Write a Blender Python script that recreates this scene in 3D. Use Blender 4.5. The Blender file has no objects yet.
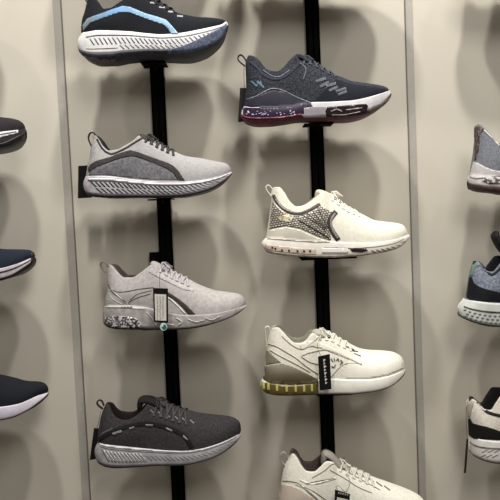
import bpy, math, random
from mathutils import Vector
from mathutils.bvhtree import BVHTree
from mathutils.geometry import delaunay_2d_cdt
random.seed(7)
SC = bpy.context.scene
COL = SC.collection

# ------------------------------------------------------------------ camera
F = 650.0; CAMY = -1.40
PITCH = math.radians(3.4); ROLL = math.radians(2.5)
fwd = Vector((0, math.cos(PITCH), -math.sin(PITCH)))
up0 = Vector((0, math.sin(PITCH), math.cos(PITCH)))
rt0 = Vector((1, 0, 0))
RT = rt0*math.cos(ROLL) - up0*math.sin(ROLL)
UP = up0*math.cos(ROLL) + rt0*math.sin(ROLL)
CAM = Vector((0, CAMY, 0))
def ray(px, py):
    return (fwd + RT*((px-250)/F) - UP*((py-250)/F))
def at(px, py, y):
    d = ray(px, py); t = (y-CAMY)/d.y
    return CAM + d*t
cd = bpy.data.cameras.new('camera'); cam = bpy.data.objects.new('camera', cd); COL.objects.link(cam)
from mathutils import Matrix
M3 = Matrix((RT, UP, -fwd)).transposed()
cam.matrix_world = Matrix.Translation(CAM) @ M3.to_4x4()
cd.sensor_width = 36; cd.lens = F/500*36; cd.clip_start = 0.02
SC.camera = cam

# ------------------------------------------------------------------ materials
MATS = {}
def lin(c):
    return tuple(((v/255)/12.92 if v/255 <= .04045 else ((v/255+.055)/1.055)**2.4) for v in c) + (1,)
def base(name):
    m = bpy.data.materials.new(name); m.use_nodes = True
    nt = m.node_tree; b = nt.nodes['Principled BSDF']
    return m, nt, b
def node(nt, t, **k):
    n = nt.nodes.new(t)
    for a, v in k.items(): setattr(n, a, v)
    return n
def coords(nt, scale=(1,1,1), rot=(0,0,0)):
    tc = node(nt, 'ShaderNodeTexCoord'); mp = node(nt, 'ShaderNodeMapping')
    mp.inputs['Scale'].default_value = scale; mp.inputs['Rotation'].default_value = rot
    nt.links.new(tc.outputs['Object'], mp.inputs[0]); return mp.outputs[0]
def mixcol(nt, fac, c1, c2):
    r = node(nt, 'ShaderNodeValToRGB'); r.color_ramp.elements[0].color = lin(c1); r.color_ramp.elements[1].color = lin(c2)
    r.color_ramp.elements[0].position = .35; r.color_ramp.elements[1].position = .65
    nt.links.new(fac, r.inputs[0]); return r.outputs[0]
def bump(nt, b, h, dist, strength=.6):
    bp = node(nt, 'ShaderNodeBump'); bp.inputs['Distance'].default_value = dist; bp.inputs['Strength'].default_value = strength
    nt.links.new(h, bp.inputs['Height']); nt.links.new(bp.outputs[0], b.inputs['Normal'])
def fabric(c1, c2=None, scale=420, rough=.85, bd=.0008, key=None):
    k = ('fab', c1, c2, scale, rough)
    if k in MATS: return MATS[k]
    c2 = c2 or tuple(max(0, v-14) for v in c1)
    m, nt, b = base('knit_fabric'); co = coords(nt)
    n = node(nt, 'ShaderNodeTexNoise'); n.inputs['Scale'].default_value = scale; n.inputs['Detail'].default_value = 2
    nt.links.new(co, n.inputs['Vector'])
    nt.links.new(mixcol(nt, n.outputs[0], c1, c2), b.inputs['Base Color'])
    w = node(nt, 'ShaderNodeTexWave'); w.bands_direction = 'DIAGONAL'; w.inputs['Scale'].default_value = 180; w.inputs['Distortion'].default_value = 1
    nt.links.new(co, w.inputs['Vector'])
    a = node(nt, 'ShaderNodeMath', operation='ADD'); nt.links.new(w.outputs['Fac'], a.inputs[0]); nt.links.new(n.outputs[0], a.inputs[1])
    bump(nt, b, a.outputs[0], bd, .5)
    b.inputs['Roughness'].default_value = rough; b.inputs['Specular IOR Level'].default_value = .25
    MATS[k] = m; return m
def foam(c1, c2=None, rough=.5, scale=60, bd=.0006, spec=.4):
    k = ('foam', c1, c2, rough, scale)
    if k in MATS: return MATS[k]
    c2 = c2 or tuple(max(0, v-10) for v in c1)
    m, nt, b = base('moulded_foam'); co = coords(nt)
    n = node(nt, 'ShaderNodeTexNoise'); n.inputs['Scale'].default_value = scale; n.inputs['Detail'].default_value = 3
    nt.links.new(co, n.inputs['Vector'])
    nt.links.new(mixcol(nt, n.outputs[0], c1, c2), b.inputs['Base Color'])
    bump(nt, b, n.outputs[0], bd, .4)
    b.inputs['Roughness'].default_value = rough; b.inputs['Specular IOR Level'].default_value = spec
    MATS[k] = m; return m
def glitter(cols, scale=380, rough=.35, metal=.3):
    k = ('glit', tuple(cols), scale)
    if k in MATS: return MATS[k]
    m, nt, b = base('glitter'); co = coords(nt)
    v = node(nt, 'ShaderNodeTexVoronoi'); v.inputs['Scale'].default_value = scale
    nt.links.new(co, v.inputs['Vector'])
    sp = node(nt, 'ShaderNodeSeparateColor'); nt.links.new(v.outputs['Color'], sp.inputs[0])
    r = node(nt, 'ShaderNodeValToRGB'); r.color_ramp.interpolation = 'CONSTANT'
    e = r.color_ramp.elements
    while len(e) < len(cols): e.new(.5)
    for i, c in enumerate(cols): e[i].position = i/len(cols); e[i].color = lin(c)
    nt.links.new(sp.outputs[0], r.inputs[0]); nt.links.new(r.outputs[0], b.inputs['Base Color'])
    b.inputs['Roughness'].default_value = rough; b.inputs['Metallic'].default_value = metal
    MATS[k] = m; return m
def lattice():
    m,nt,b=base('glitter_lattice'); co=coords(nt,(1,1,1),(math.radians(90),0,math.radians(8)))
    br=node(nt,'ShaderNodeTexBrick'); br.inputs['Scale'].default_value=1; br.inputs['Brick Width'].default_value=.0055; br.inputs['Row Height'].default_value=.0043
    br.inputs['Mortar Size'].default_value=.0010; br.inputs['Mortar Smooth'].default_value=.2; br.offset=.5
    br.inputs['Color1'].default_value=lin((242,236,222)); br.inputs['Color2'].default_value=lin((176,168,152)); br.inputs['Mortar'].default_value=lin((84,76,68))
    nt.links.new(co,br.inputs['Vector']); nt.links.new(br.outputs['Color'],b.inputs['Base Color'])
    b.inputs['Roughness'].default_value=.3; b.inputs['Metallic'].default_value=.15
    return m
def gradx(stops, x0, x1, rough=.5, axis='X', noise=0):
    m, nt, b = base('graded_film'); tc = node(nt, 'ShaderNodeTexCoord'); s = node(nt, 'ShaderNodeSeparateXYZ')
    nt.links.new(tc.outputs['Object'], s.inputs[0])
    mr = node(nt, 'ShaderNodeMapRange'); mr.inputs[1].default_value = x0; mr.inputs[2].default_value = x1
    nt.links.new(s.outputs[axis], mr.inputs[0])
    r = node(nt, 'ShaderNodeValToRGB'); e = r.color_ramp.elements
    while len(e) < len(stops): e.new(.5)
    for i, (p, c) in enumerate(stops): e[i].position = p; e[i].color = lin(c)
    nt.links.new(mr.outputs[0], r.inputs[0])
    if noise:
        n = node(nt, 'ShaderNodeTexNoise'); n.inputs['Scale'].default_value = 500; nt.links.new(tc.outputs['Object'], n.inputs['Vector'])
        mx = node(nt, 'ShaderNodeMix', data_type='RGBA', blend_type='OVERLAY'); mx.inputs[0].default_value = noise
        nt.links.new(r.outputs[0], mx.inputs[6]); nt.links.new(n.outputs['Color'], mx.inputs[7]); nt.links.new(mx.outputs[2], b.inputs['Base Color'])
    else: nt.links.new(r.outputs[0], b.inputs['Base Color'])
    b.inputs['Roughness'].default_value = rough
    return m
def plain(c, rough=.5, metal=0, name='smooth_plastic', spec=.4):
    k = ('pl', c, rough, metal, spec)
    if k in MATS: return MATS[k]
    m, nt, b = base(name)
    n = node(nt, 'ShaderNodeTexNoise'); n.inputs['Scale'].default_value = 90; nt.links.new(coords(nt), n.inputs['Vector'])
    nt.links.new(mixcol(nt, n.outputs[0], c, tuple(max(0, v-5) for v in c)), b.inputs['Base Color'])
    b.inputs['Roughness'].default_value = rough; b.inputs['Metallic'].default_value = metal; b.inputs['Specular IOR Level'].default_value = spec
    MATS[k] = m; return m

# ------------------------------------------------------------------ helpers
def mk(name, vs, fs, mat, parent=None, smooth=True, loc=None):
    me = bpy.data.meshes.new(name)
    o0 = parent.get('_o') if parent else None
    org = Vector(o0) if o0 is not None else (Vector(loc) if loc is not None else Vector((0,0,0)))
    me.from_pydata([tuple(Vector(v)-org) for v in vs], [], fs); me.update()
    me.materials.append(mat)
    if smooth: me.polygons.foreach_set('use_smooth', [True]*len(me.polygons))
    o = bpy.data.objects.new(name, me); COL.objects.link(o)
    if parent: o.parent = parent
    elif loc is not None: o.location = loc
    if parent is not None:   # children's own local origin is the root's
        o['_o'] = tuple(org)
    return o
def tag(o, label, cat, group=None):
    o['label'] = label; o['category'] = cat
    if group: o['group'] = group
def thing(name, label, cat, loc, group=None):
    o = bpy.data.objects.new(name, None); COL.objects.link(o); o.location = loc; o['_o'] = tuple(loc)
    o.empty_display_size = .02
    tag(o, label, cat, group); return o
def boxm(x0, x1, y0, y1, z0, z1):
    v = [(x,y,z) for x in (x0,x1) for y in (y0,y1) for z in (z0,z1)]
    f = [(0,1,3,2),(4,6,7,5),(0,4,5,1),(2,3,7,6),(0,2,6,4),(1,5,7,3)]
    return v, f
def join(parts):
    V=[];Fc=[]
    for v,f in parts:
        n=len(V); V+=list(v); Fc+=[tuple(i+n for i in q) for q in f]
    return V,Fc
def pchip(pts):
    xs=[p[0] for p in pts]; ys=[p[1] for p in pts]; n=len(xs)
    h=[xs[i+1]-xs[i] for i in range(n-1)]; d=[(ys[i+1]-ys[i])/h[i] for i in range(n-1)]
    m=[0]*n; m[0]=d[0]; m[-1]=d[-1]
    for i in range(1,n-1):
        if d[i-1]*d[i]>0:
            w1=2*h[i]+h[i-1]; w2=h[i]+2*h[i-1]; m[i]=(w1+w2)/(w1/d[i-1]+w2/d[i])
    def f(x):
        if x<=xs[0]: return ys[0]
        if x>=xs[-1]: return ys[-1]
        i=0
        while xs[i+1]<x: i+=1
        t=(x-xs[i])/h[i]; t2=t*t; t3=t2*t
        return (2*t3-3*t2+1)*ys[i]+(t3-2*t2+t)*h[i]*m[i]+(-2*t3+3*t2)*ys[i+1]+(t3-t2)*h[i]*m[i+1]
    return f
def tube(path, ra, rb=None, seg=8, flatdir=None, closed=False):
    """ra = radius across flatdir-normal, rb = along flatdir"""
    rb = rb or ra; V=[];Fc=[]; n=len(path); P=[Vector(p) for p in path]
    for i,p in enumerate(P):
        a=P[(i-1)%n] if closed else P[max(i-1,0)]; b=P[(i+1)%n] if closed else P[min(i+1,n-1)]
        t=(b-a).normalized(); fd=Vector(flatdir) if flatdir is not None else Vector((0,0,1))
        if abs(t.dot(fd))>.98: fd=Vector((1,0,0))
        s=(fd-t*fd.dot(t)).normalized(); q=t.cross(s)
        for k in range(seg):
            an=2*math.pi*k/seg; V.append(p+s*math.cos(an)*rb+q*math.sin(an)*ra)
    m=n if closed else n-1
    for i in range(m):
        for k in range(seg):
            i2=(i+1)%n; Fc.append((i*seg+k,i2*seg+k,i2*seg+(k+1)%seg,i*seg+(k+1)%seg))
    if not closed:
        Fc.append(tuple(range(seg-1,-1,-1))); Fc.append(tuple((n-1)*seg+k for k in range(seg)))
    return V,Fc
def smoothpath(pts, n=6):
    out=[]; P=[Vector(p) for p in pts]
    for i in range(len(P)-1):
        p0=P[max(i-1,0)];p1=P[i];p2=P[i+1];p3=P[min(i+2,len(P)-1)]
        for k in range(n):
            t=k/n; out.append(.5*((2*p1)+(p2-p0)*t+(2*p0-5*p1+4*p2-p3)*t*t+(3*p1-p0-3*p2+p3)*t**3))
    out.append(P[-1]); return out
def band(pts, w, w2=None, n=5):
    """a strip polygon around a traced line, width w -> w2"""
    p=[Vector((a,b)) for a,b in [(q.x,q.y) for q in smoothpath([(x,y,0) for x,y in pts], n)]]
    w2=w if w2 is None else w2; L=[];R=[]
    for i,q in enumerate(p):
        t=(p[min(i+1,len(p)-1)]-p[max(i-1,0)]).normalized(); nn=Vector((-t.y,t.x)); ww=(w+(w2-w)*i/(len(p)-1))/2
        L.append(tuple(q+nn*ww)); R.append(tuple(q-nn*ww))
    return L+R[::-1]
def inpoly(x,y,P):
    c=False; j=len(P)-1
    for i in range(len(P)):
        if (P[i][1]>y)!=(P[j][1]>y) and x<(P[j][0]-P[i][0])*(y-P[i][1])/(P[j][1]-P[i][1])+P[i][0]: c=not c
        j=i
    return c

# ------------------------------------------------------------------ shoes
NU=96; NH=28
US=[.5*(1-math.cos(math.pi*i/NU)) for i in range(NU+1)]
def plan(u, wmax):
    b=pchip([(0,.74),(.2,.74),(.38,.72),(.55,.82),(.72,1),(.85,1),(1,.9)])(u)
    e=1
    if u<.13: e*=max(0,1-(1-u/.13)**2)**.5
    if u>.70: e*=max(0,1-((u-.70)/.30)**2.3)**.5
    return wmax*b*e
class Shoe:
    def __init__(s, name, label, sole_top, sole_bot, top, heel, throat, up, lin_, mid, out, midv=.25,
                 yc=-.083, wmax=.05, bulge=(1.5,1.5), tongue=None, tongue_mat=None, lace=None, lace_end=.6, nl=5,
                 collar=.030, loop=None, loop_mat=None, mid_up=None, seal=.62):
        s.yc=yc; s.w=wmax; s.st=sole_top; s.sb=sole_bot
        def conv(pts, dep):
            x0=pts[0][0]; x1=pts[-1][0]; o=[]
            for x,y in pts:
                u=(x-x0)/(x1-x0); q=at(x,y,yc-dep(u)); o.append((q.x,q.z))
            for i in range(1,len(o)):
                if o[i][0]<=o[i-1][0]: o[i]=(o[i-1][0]+1e-4,o[i][1])
            return o
        T=conv(sole_top, lambda u:.9*plan(u,wmax)); B=conv(sole_bot, lambda u:.9*plan(u,wmax))
        ut=(throat-top[0][0])/(top[-1][0]-top[0][0]); s.ut=ut
        wc=lambda u: collar*(max(0,1-(1-u/.16)**2)**.5 if u<.16 else 1)*(1-.22*max(0,min(1,(u-.2)/(ut-.2+1e-6))))
        s.wc=wc
        P=conv(top, lambda u: wc(u) if u<ut else .004)
        s.fT=pchip(T); s.fB=pchip(B); s.fP=pchip(P)
        s.T=T;s.B=B;s.P=P
        Xm=(B[0][0]+B[-1][0])/2
        s.org=Vector((Xm,yc,min(b[1] for b in B)))
        s.root=thing(name,label,'shoe',s.org,'sneakers displayed on the wall')
        s.name=name
        # heel displacement
        hp=[at(x,y,yc) for x,y in heel]
        z0,z1=T[0][1],P[0][1]; zs=[];last=-1
        for q in hp:
            v=(q.z-z0)/(z1-z0)
            if v<=last: continue
            last=v; zs.append((v,q.x-(T[0][0]+(P[0][0]-T[0][0])*v)))
        s.fH=pchip(zs) if len(zs)>1 else (lambda v:0)
        # ---- sole
        e=at(250,250,yc).x; px=abs(at(251,250,yc).x-e)
        s.px=px
        def solept(u,v,side,grow=0):
            bx=B[0][0]+u*(B[-1][0]-B[0][0]); tx=T[0][0]+u*(T[-1][0]-T[0][0])
            bz=s.fB(bx); tz=s.fT(tx)
            x=bx+(tx-bx)*v; z=bz+(tz-bz)*v
            sb=math.sin(math.pi*min(max(v,0),1))
            if u<.1: x-=bulge[0]*px*sb*(1-u/.1)
            if u>.92: x+=bulge[1]*px*sb*((u-.92)/.08)
            pr=1+.035*sb-(.07*(1-v/.15)**2 if v<.15 else 0)
            return Vector((x, yc+side*(plan(u,wmax)*pr+grow*(plan(u,wmax)>.01)), z))
        s.solept=solept
        mv=lambda u: midv+(.42*((u-.86)/.14)**2 if u>.86 else 0)
        def build_sole(nm, va, vb, mat, nlev, grow=0, pad=0):
            V=[];n=NU+1
            for k in range(nlev+1):
                for side in (-1,1):
                    for u in US:
                        v=va(u)+(vb(u)-va(u))*k/nlev; V.append(solept(u,v,side,grow))
            Fc=[];R=2*n
            for k in range(nlev):
                for i in range(NU):
                    a=k*R+i; Fc.append((a,a+1,a+R+1,a+R)); a+=n; Fc.append((a,a+R,a+R+1,a+1))
                for c in (0,NU):
                    a=k*R+c; Fc.append((a,a+R,a+R+n,a+n))
            for k,fl in ((0,0),(nlev,1)):
                for i in range(NU):
                    a=k*R+i; q=(a,a+n,a+n+1,a+1); Fc.append(q if not fl else q[::-1])
            return mk(nm,V,Fc,mat,s.root)
        s.outsole=build_sole('outsole',lambda u:0,mv,out,4,.0006)
        s.midsole=build_sole('midsole',mv,lambda u:1,mid,10)
        # ---- upper
        def sec_closed(u,j):
            t=j/NH; a=t*math.pi/2
            y=math.cos(a)**.85; z=math.sin(a)**.92
            return y,z
        def point(u,j,side):
            tx=T[0][0]+u*(T[-1][0]-T[0][0]); pxx=P[0][0]+u*(P[-1][0]-P[0][0])
            tz=s.fT(tx)-.002; pz=max(s.fP(pxx),tz+.003); W=plan(u,wmax)*.955; wcc=min(wc(u),W*.93)
            sv=(u-(ut-.015))/.05; sv=max(0,min(1,sv)); sv=sv*sv*(3-2*sv)
            yy,zz=sec_closed(u,j); cy=W*yy; cz=tz+(pz-tz)*zz; cv=zz
            n1=16;n2=5
            h=pz-tz
            if j<=n1:
                v=j/n1; oy=W+(wcc-W)*v**1.3+.0035*math.sin(math.pi*v)*(W/.035 if W<.035 else 1); oz=tz+h*v; ov=v
            elif j<=n1+n2:
                a=math.pi*(j-n1)/n2; r=min(.0035,wcc*.3); oy=wcc-r+r*math.cos(a); oz=pz+r*.9*math.sin(a); ov=1
            else:
                k=(j-n1-n2)/(NH-n1-n2); r=min(.0035,wcc*.3)
                kk=min(1,k/.7); ov=1-kk*.8
                oy=(wcc-2*r)*(1-.0*k) if k<=.7 else (wcc-2*r)*(1-(k-.7)/.3); oz=pz-(h*.85)*kk
            y=oy+(cy-oy)*sv; z=oz+(cz-oz)*sv; v=ov+(cv-ov)*sv
            vv=(z-tz)/max(h,1e-5); vv=min(max(vv,0),1.0)
            x=tx+(pxx-tx)*vv
            if u<.16: x+=s.fH(vv)*(1-u/.16)**1.5*(1 if j<=n1+n2 else .6)
            if j>n1+2 and u<.16: x+=.004*(1-u/.16)*(1-sv)
            return Vector((x,yc+side*y,z))
        s.point=point
        n=NU+1; V=[]
        cols=[(j,-1) for j in range(NH+1)]+[(j,1) for j in range(NH-1,-1,-1)]
        nc=len(cols)
        for u in US:
            for j,sd in cols: V.append(point(u,j,sd))
        Fu=[];Fl=[]
        for i in range(NU):
            for c in range(nc-1):
                a=i*nc+c; q=(a,a+nc,a+nc+1,a+1)
                jj=min(cols[c][0],cols[c+1][0])
                (Fl if (jj>=18 and US[i]<ut-.005) else Fu).append(q)
        def sub(Fx):
            used=sorted({i for q in Fx for i in q}); mp={o:k for k,o in enumerate(used)}
            return [V[i] for i in used],[tuple(mp[i] for i in q) for q in Fx]
        v,f=sub(Fu); s.upper=mk('upper',v,f,up,s.root)
        v,f=sub(Fl); s.lining=mk('lining',v,f,lin_,s.root)
        s.bvhU=BVHTree.FromPolygons(V,Fu)
        s.refresh()
        # ---- tongue
        if tongue:
            pts=[at(x,y,yc) for x,y in tongue]; path=smoothpath(pts,5); V=[];Fc=[];m=len(path);K=16
            for i,p in enumerate(path):
                t=(path[min(i+1,m-1)]-path[max(i-1,0)]).normalized(); nn=Vector((t.z,0,-t.x))
                nn=-nn
                hw=.021-.006*i/(m-1); th=.006
                if i>m-4: hw*=(1-.10*(i-m+4)); th*=(1-.22*(i-m+4))
                for k in range(K):
                    a=2*math.pi*k/K; yy=hw*math.copysign(abs(math.cos(a))**.6,math.cos(a)); 
                    V.append(p+nn*(th*math.sin(a)+th+.004*(yy/.021)**2)+Vector((0,yy,0)))
            for i in range(m-1):
                for k in range(K): Fc.append((i*K+k,(i+1)*K+k,(i+1)*K+(k+1)%K,i*K+(k+1)%K))
            Fc.append(tuple(range(K)));Fc.append(tuple((m-1)*K+k for k in range(K))[::-1])
            mk('tongue',V,Fc,tongue_mat or up,s.root)
        # ---- laces
        if lace:
            parts=[]; u0=ut+.045; u1=lace_end; du=(u1-u0)/nl
            for k in range(nl):
                for sgn in (1,-1):
                    ua=u0+k*du; ub=ua+du*1.25
                    if sgn<0: ua,ub=ub,ua
                    path=[]
                    for i in range(17):
                        t=i/16; u=ua+(ub-ua)*t; jf=2*t-1; side=-1 if jf<0 else 1
                        j=NH-abs(jf)*NH*(1-seal)
                        j0=int(j); fr=j-j0; p=point(u,j0,side)
                        if j0<NH: p=p+(point(u,j0+1,side)-p)*fr
                        ny=side*abs(jf); nrm=Vector((.25,ny*.9,1)).normalized()
                        path.append(p+nrm*(.0010+.0010*(1-abs(jf))*(1 if sgn>0 else 0)))
                    parts.append(tube(path,.0012,.0026,6,flatdir=(1,0,0)))
            # bow at the throat
            p0=point(u0,NH,-1)+Vector((0,0,.002))
            for sd in (-1,1):
                for q in ((.014,.020,-.006),(.004,.020,-.008)):
                    lp=[p0,p0+Vector((q[0]*.6,sd*q[1]*.6,.0005)),p0+Vector((q[0],sd*q[1],q[2])),p0+Vector((q[0]*1.1+.004,sd*q[1]*.8,q[2]-.003)),p0+Vector((.003,sd*.003,0))]
                    parts.append(tube(smoothpath(lp,4),.001,.002,6))
            V,Fc=join(parts); mk('laces',V,Fc,lace,s.root)
        if loop:
            lp=smoothpath([at(x,y,yc) for x,y in loop],5)
            V,Fc=tube(lp,.0015,.0045,8,flatdir=(0,1,0)); mk('pull_loop',V,Fc,loop_mat or lin_,s.root)
    def refresh(s):
        Vs=[];Fs=[]
        for o in (s.upper,s.midsole,s.outsole):
            n=len(Vs); Vs+=[v.co+s.org for v in o.data.vertices]; Fs+=[tuple(i+n for i in p.vertices) for p in o.data.polygons]
        s.bvh=BVHTree.FromPolygons(Vs,Fs)
    def patch(s, name, polys, mat, off=.0007, step=1.6, label=None, parent=None):
        """real thin overlay(s) wrapped on the near side of the shoe"""
        if polys and not isinstance(polys[0][0],(tuple,list)): polys=[polys]
        AV=[];AF=[]
        for P in polys:
            P=[tuple(p) for p in P]; n=len(P); pts=[]; 
            for i in range(n):
                a=Vector(P[i]);b=Vector(P[(i+1)%n]); L=(b-a).length; k=max(1,int(L/step))
                for q in range(k): pts.append(a+(b-a)*q/k)
            m=len(pts); xs=[p.x for p in pts]; ys=[p.y for p in pts]; ring=[(p.x,p.y) for p in pts]
            x=min(xs)+step/2
            allp=list(pts)
            while x<max(xs):
                y=min(ys)+step/2
                while y<max(ys):
                    if inpoly(x,y,ring): allp.append(Vector((x,y)))
                    y+=step
                x+=step
            r=delaunay_2d_cdt(allp,[],[list(range(m))],1,1e-4)
            v2,f2=r[0],r[2]
            pos=[];inn=[]
            for v in v2:
                d=ray(v.x,v.y).normalized(); loc,no,idx,dist=s.bvh.ray_cast(CAM,d)
                if loc is None or loc.y>s.yc+.02: pos.append(None);inn.append(None)
                else:
                    if no.dot(d)>0: no=-no
                    no=(no-d*.3).normalized()
                    pos.append(loc+no*off); inn.append(loc-no*.0008)
            from collections import Counter
            ec=Counter(); n0=len(AV); idx={}
            for i,p in enumerate(pos):
                if p is not None: idx[i]=len(AV); AV.append(p)
            good=[tuple(f) for f in f2 if all(i in idx for i in f)]
            def okf(f):
                q=[pos[i] for i in f]; return max((q[0]-q[1]).length,(q[1]-q[2]).length,(q[2]-q[0]).length)<.016
            good=[f for f in good if okf(f)]
            for f in good:
                p=[pos[i] for i in f]; nn=(p[1]-p[0]).cross(p[2]-p[0])
                if nn.dot(p[0]-CAM)>0: f=f[::-1]
                AF.append(tuple(idx[i] for i in f))
                for k in range(len(f)): ec[(f[k],f[(k+1)%len(f)])]+=1
            low={}
            for (a,b) in list(ec):
                if (b,a) not in ec:
                    for i in (a,b):
                        if i not in low: low[i]=len(AV); AV.append(inn[i])
                    AF.append((idx[b],idx[a],low[a],low[b]))
        if not AF: print('EMPTY PATCH',s.name,name); return None
        used=sorted({i for q in AF for i in q}); mp={o:k for k,o in enumerate(used)}
        o=mk(name,[AV[i] for i in used],[tuple(mp[i] for i in q) for q in AF],mat,parent or s.root)
        if label: o['label']=label
        return o
    def sy(s,x,v):
        return pchip(s.sb)(x)*(1-v)+pchip(s.st)(x)*v
    def strokes(s,x0,x1,n,va,vb,dx,w):
        out=[]
        for i in range(n):
            x=x0+(x1-x0)*i/(n-1); a=(x,s.sy(x,va)); b=(x+dx,s.sy(x+dx,vb))
            out.append([(a[0]-w/2,a[1]),(b[0]-w/2,b[1]),(b[0]+w/2,b[1]),(a[0]+w/2,a[1])])
        return out
    def soleband(s,x0,x1,va,vb,n=14):
        xs=[x0+(x1-x0)*i/n for i in range(n+1)]
        f=lambda v,t: v[0]+(v[1]-v[0])*t if isinstance(v,tuple) else v
        return [(x,s.sy(x,f(vb,i/n))) for i,x in enumerate(xs)]+[(x,s.sy(x,f(va,i/n))) for i,x in reversed(list(enumerate(xs)))]
def sh(pts,dx,dy): return [(x+dx,y+dy) for x,y in pts]

# ------------------------------------------------------------------ wall, seams, rails
def wallmat():
    m,nt,b=base('painted_panel'); co=coords(nt)
    n=node(nt,'ShaderNodeTexNoise'); n.inputs['Scale'].default_value=2.2; n.inputs['Detail'].default_value=3
    nt.links.new(co,n.inputs['Vector'])
    nt.links.new(mixcol(nt,n.outputs[0],(209,202,187),(204,196,181)),b.inputs['Base Color'])
    n2=node(nt,'ShaderNodeTexNoise'); n2.inputs['Scale'].default_value=260; nt.links.new(co,n2.inputs['Vector'])
    bump(nt,b,n2.outputs[0],.0004,.15); b.inputs['Roughness'].default_value=.75; b.inputs['Specular IOR Level'].default_value=.2
    return m
v,f=boxm(-1.6,1.6,0,.02,-1.4,1.2)
w=mk('wall_back',v,f,wallmat(),smooth=False,loc=(0,0,-.1)); w['kind']='structure'
def vline(px,py=250): return at(px,py,0).x
seam=plain((176,170,160),.6,0,'trim_paint'); dark=plain((120,112,102),.7,0,'joint_dark_edge')  # second colour: thin darker edge line beside each trim
for i,(a,b) in enumerate(((67.5,76.0),(411.5,419.2))):
    x0=vline(a);x1=vline(b)
    parts=[boxm(x0,x1,-.0015,.001,-1.35,1.15)]
    V,Fc=join(parts); o=mk('trim_%d'%(i+1),V,Fc,seam,smooth=False,loc=((x0+x1)/2,0,-.1)); o['kind']='structure'
    e=[boxm(x1-.0018,x1+.0006,-.0028,.001,-1.35,1.15)] if i==0 else [boxm(x0-.0008,x0+.0015,-.0028,.001,-1.35,1.15)]
    V,Fc=join(e); o=mk('trim_%d'%(i+3),V,Fc,dark,smooth=False,loc=(x0,0,-.1)); o['kind']='structure'
blackm=plain((8,5,5),.85,0,'black_powder_coat',.12)
edge=plain((186,178,168),.5,0,'panel_edge_profile')
def rail(px,label):
    x=vline(px); t=thing('wall_rail',label,'rail',(x,0,-.1),'black wall rails')
    h=.0142; parts=[boxm(x-h,x+h,-.004,.0005,-1.3,1.1),boxm(x-h,x-h+.003,-.012,.0005,-1.3,1.1),boxm(x+h-.003,x+h,-.012,.0005,-1.3,1.1),
        boxm(x-h,x-.0015,-.012,-.0105,-1.3,1.1),boxm(x+.0015,x+h,-.012,-.0105,-1.3,1.1)]
    V,Fc=join(parts); mk('channel',V,Fc,blackm,t,False)
    for sx in (-1,1):
        V,Fc=boxm(x+sx*(h+.0003),x+sx*(h+.0028),-.0025,.0005,-1.3,1.1); mk('edge_strip',V,Fc,edge,t,False)
    return x
R1=rail(166.5,'black vertical slotted wall rail behind the left column of four full sneakers')
R2=rail(320.5,'black vertical slotted wall rail behind the column with the navy and cream sneakers')

def shelf(s, x, label, width=.10, mat=None, dx=0, cat='shelf', yf=-.008):
    """small bracket shelf: plate, back lip and arm into the rail"""
    zz=[]; x0=x+dx-width/2; x1=x+dx+width/2
    for k in range(90):
        u=k/89; p=s.solept(u,0,-1)
        if x0<=p.x<=x1: zz.append(p.z)
    z=min(zz)-.0004
    t=thing('shoe_shelf',label,cat,(x,0,z),'small shelves under the sneakers')
    y1=s.yc+yf
    V,Fc=join([boxm(x0,x1,y1,-.012,z-.002,z),boxm(x0,x1,y1-.002,y1,z-.003,z-.0005)]); mk('plate',V,Fc,mat or blackm,t,False)
    V,Fc=join([boxm(x-.011,x+.011,-.016,-.0105,z-.05,z-.001),boxm(x-.002,x+.002,-.05,-.012,z-.010,z-.002)]); mk('bracket_arm',V,Fc,blackm,t,False)
    return t

# ------------------------------------------------------------------ palette
CREAM=(226,220,200); WHITE=(238,236,232)
black_kn=fabric((20,22,30),(12,13,18)); navy_kn=fabric((30,35,50),(20,24,36)); lining_b=fabric((34,30,30),(22,20,20),300)
# ------------------------------------------------------------------ 1  black shoe with blue stripe (top)
s=Shoe('running_sneaker','black sneaker with a pale blue curved side stripe and white sole, at the top edge',
 sole_top=[(82,35),(90,32.5),(97,31),(110,31),(131,32),(148,34),(162,35),(178,34),(200,30),(213,27),(222,24.5),(226.5,22)],
 sole_bot=[(79.5,52),(84,56.5),(95,59),(110,58.5),(125,56),(146,54),(165,54),(185,53),(200,50),(214,44),(223,37),(227.5,29)],
 top=[(89,-5),(94,-1),(99,6),(104,10),(110,9),(118,4),(127,-2),(139,-9),(146,-8),(156,0),(166,6),(180,14),(190,16.5),(200,18),(212,18.5),(220,19),(224,20),(226.5,22)],
 heel=[(82,35),(81.5,28),(82.5,20),(85,12),(87,4),(89,-5)], throat=139,
 up=black_kn, lin_=lining_b, mid=foam((232,229,226),(214,212,212)), out=foam((60,62,76),(44,40,46),.6,140), midv=.17,
 tongue=[(166,10),(150,0),(140,-8),(136,-15)], lace=plain((22,24,30),.8,0,'lace_cord'), loop=[(88,3),(84,-3),(84,-9),(88,-11),(92,-6)], bulge=(3,1.5), lace_end=.62)
S1=s
stripe_m=gradx([(0,(96,104,110)),(.12,(130,142,150)),(.3,(72,110,140)),(.42,(86,134,180)),(.6,(130,165,195)),(1,(142,176,200))],-.15,.05,.45,noise=.5)
s.patch('side_stripe',[(82.5,25.5),(87.6,18.5),(95,15.5),(103,12.8),(113,9),(122.6,6),(130,7),(145.6,13.5),(158,17),(166,19.8),(172,26),(178.5,33.6),(171.5,34),(168,29),(164,25),(148,19.5),(130,12.8),(122.6,12.2),(114,14),(107,17),(98,20),(90.4,23),(83.4,31)],stripe_m,label='pale blue and silver curved stripe')
s.patch('sole_line',s.soleband(86,222,.83,.87,24),plain((120,120,130),.7),.0005)
s.patch('sole_grooves',s.strokes(90,212,28,.76,.52,4,1.5)+s.strokes(120,206,18,.46,.30,4,1.3),plain((112,112,124),.7),.0005)
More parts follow.
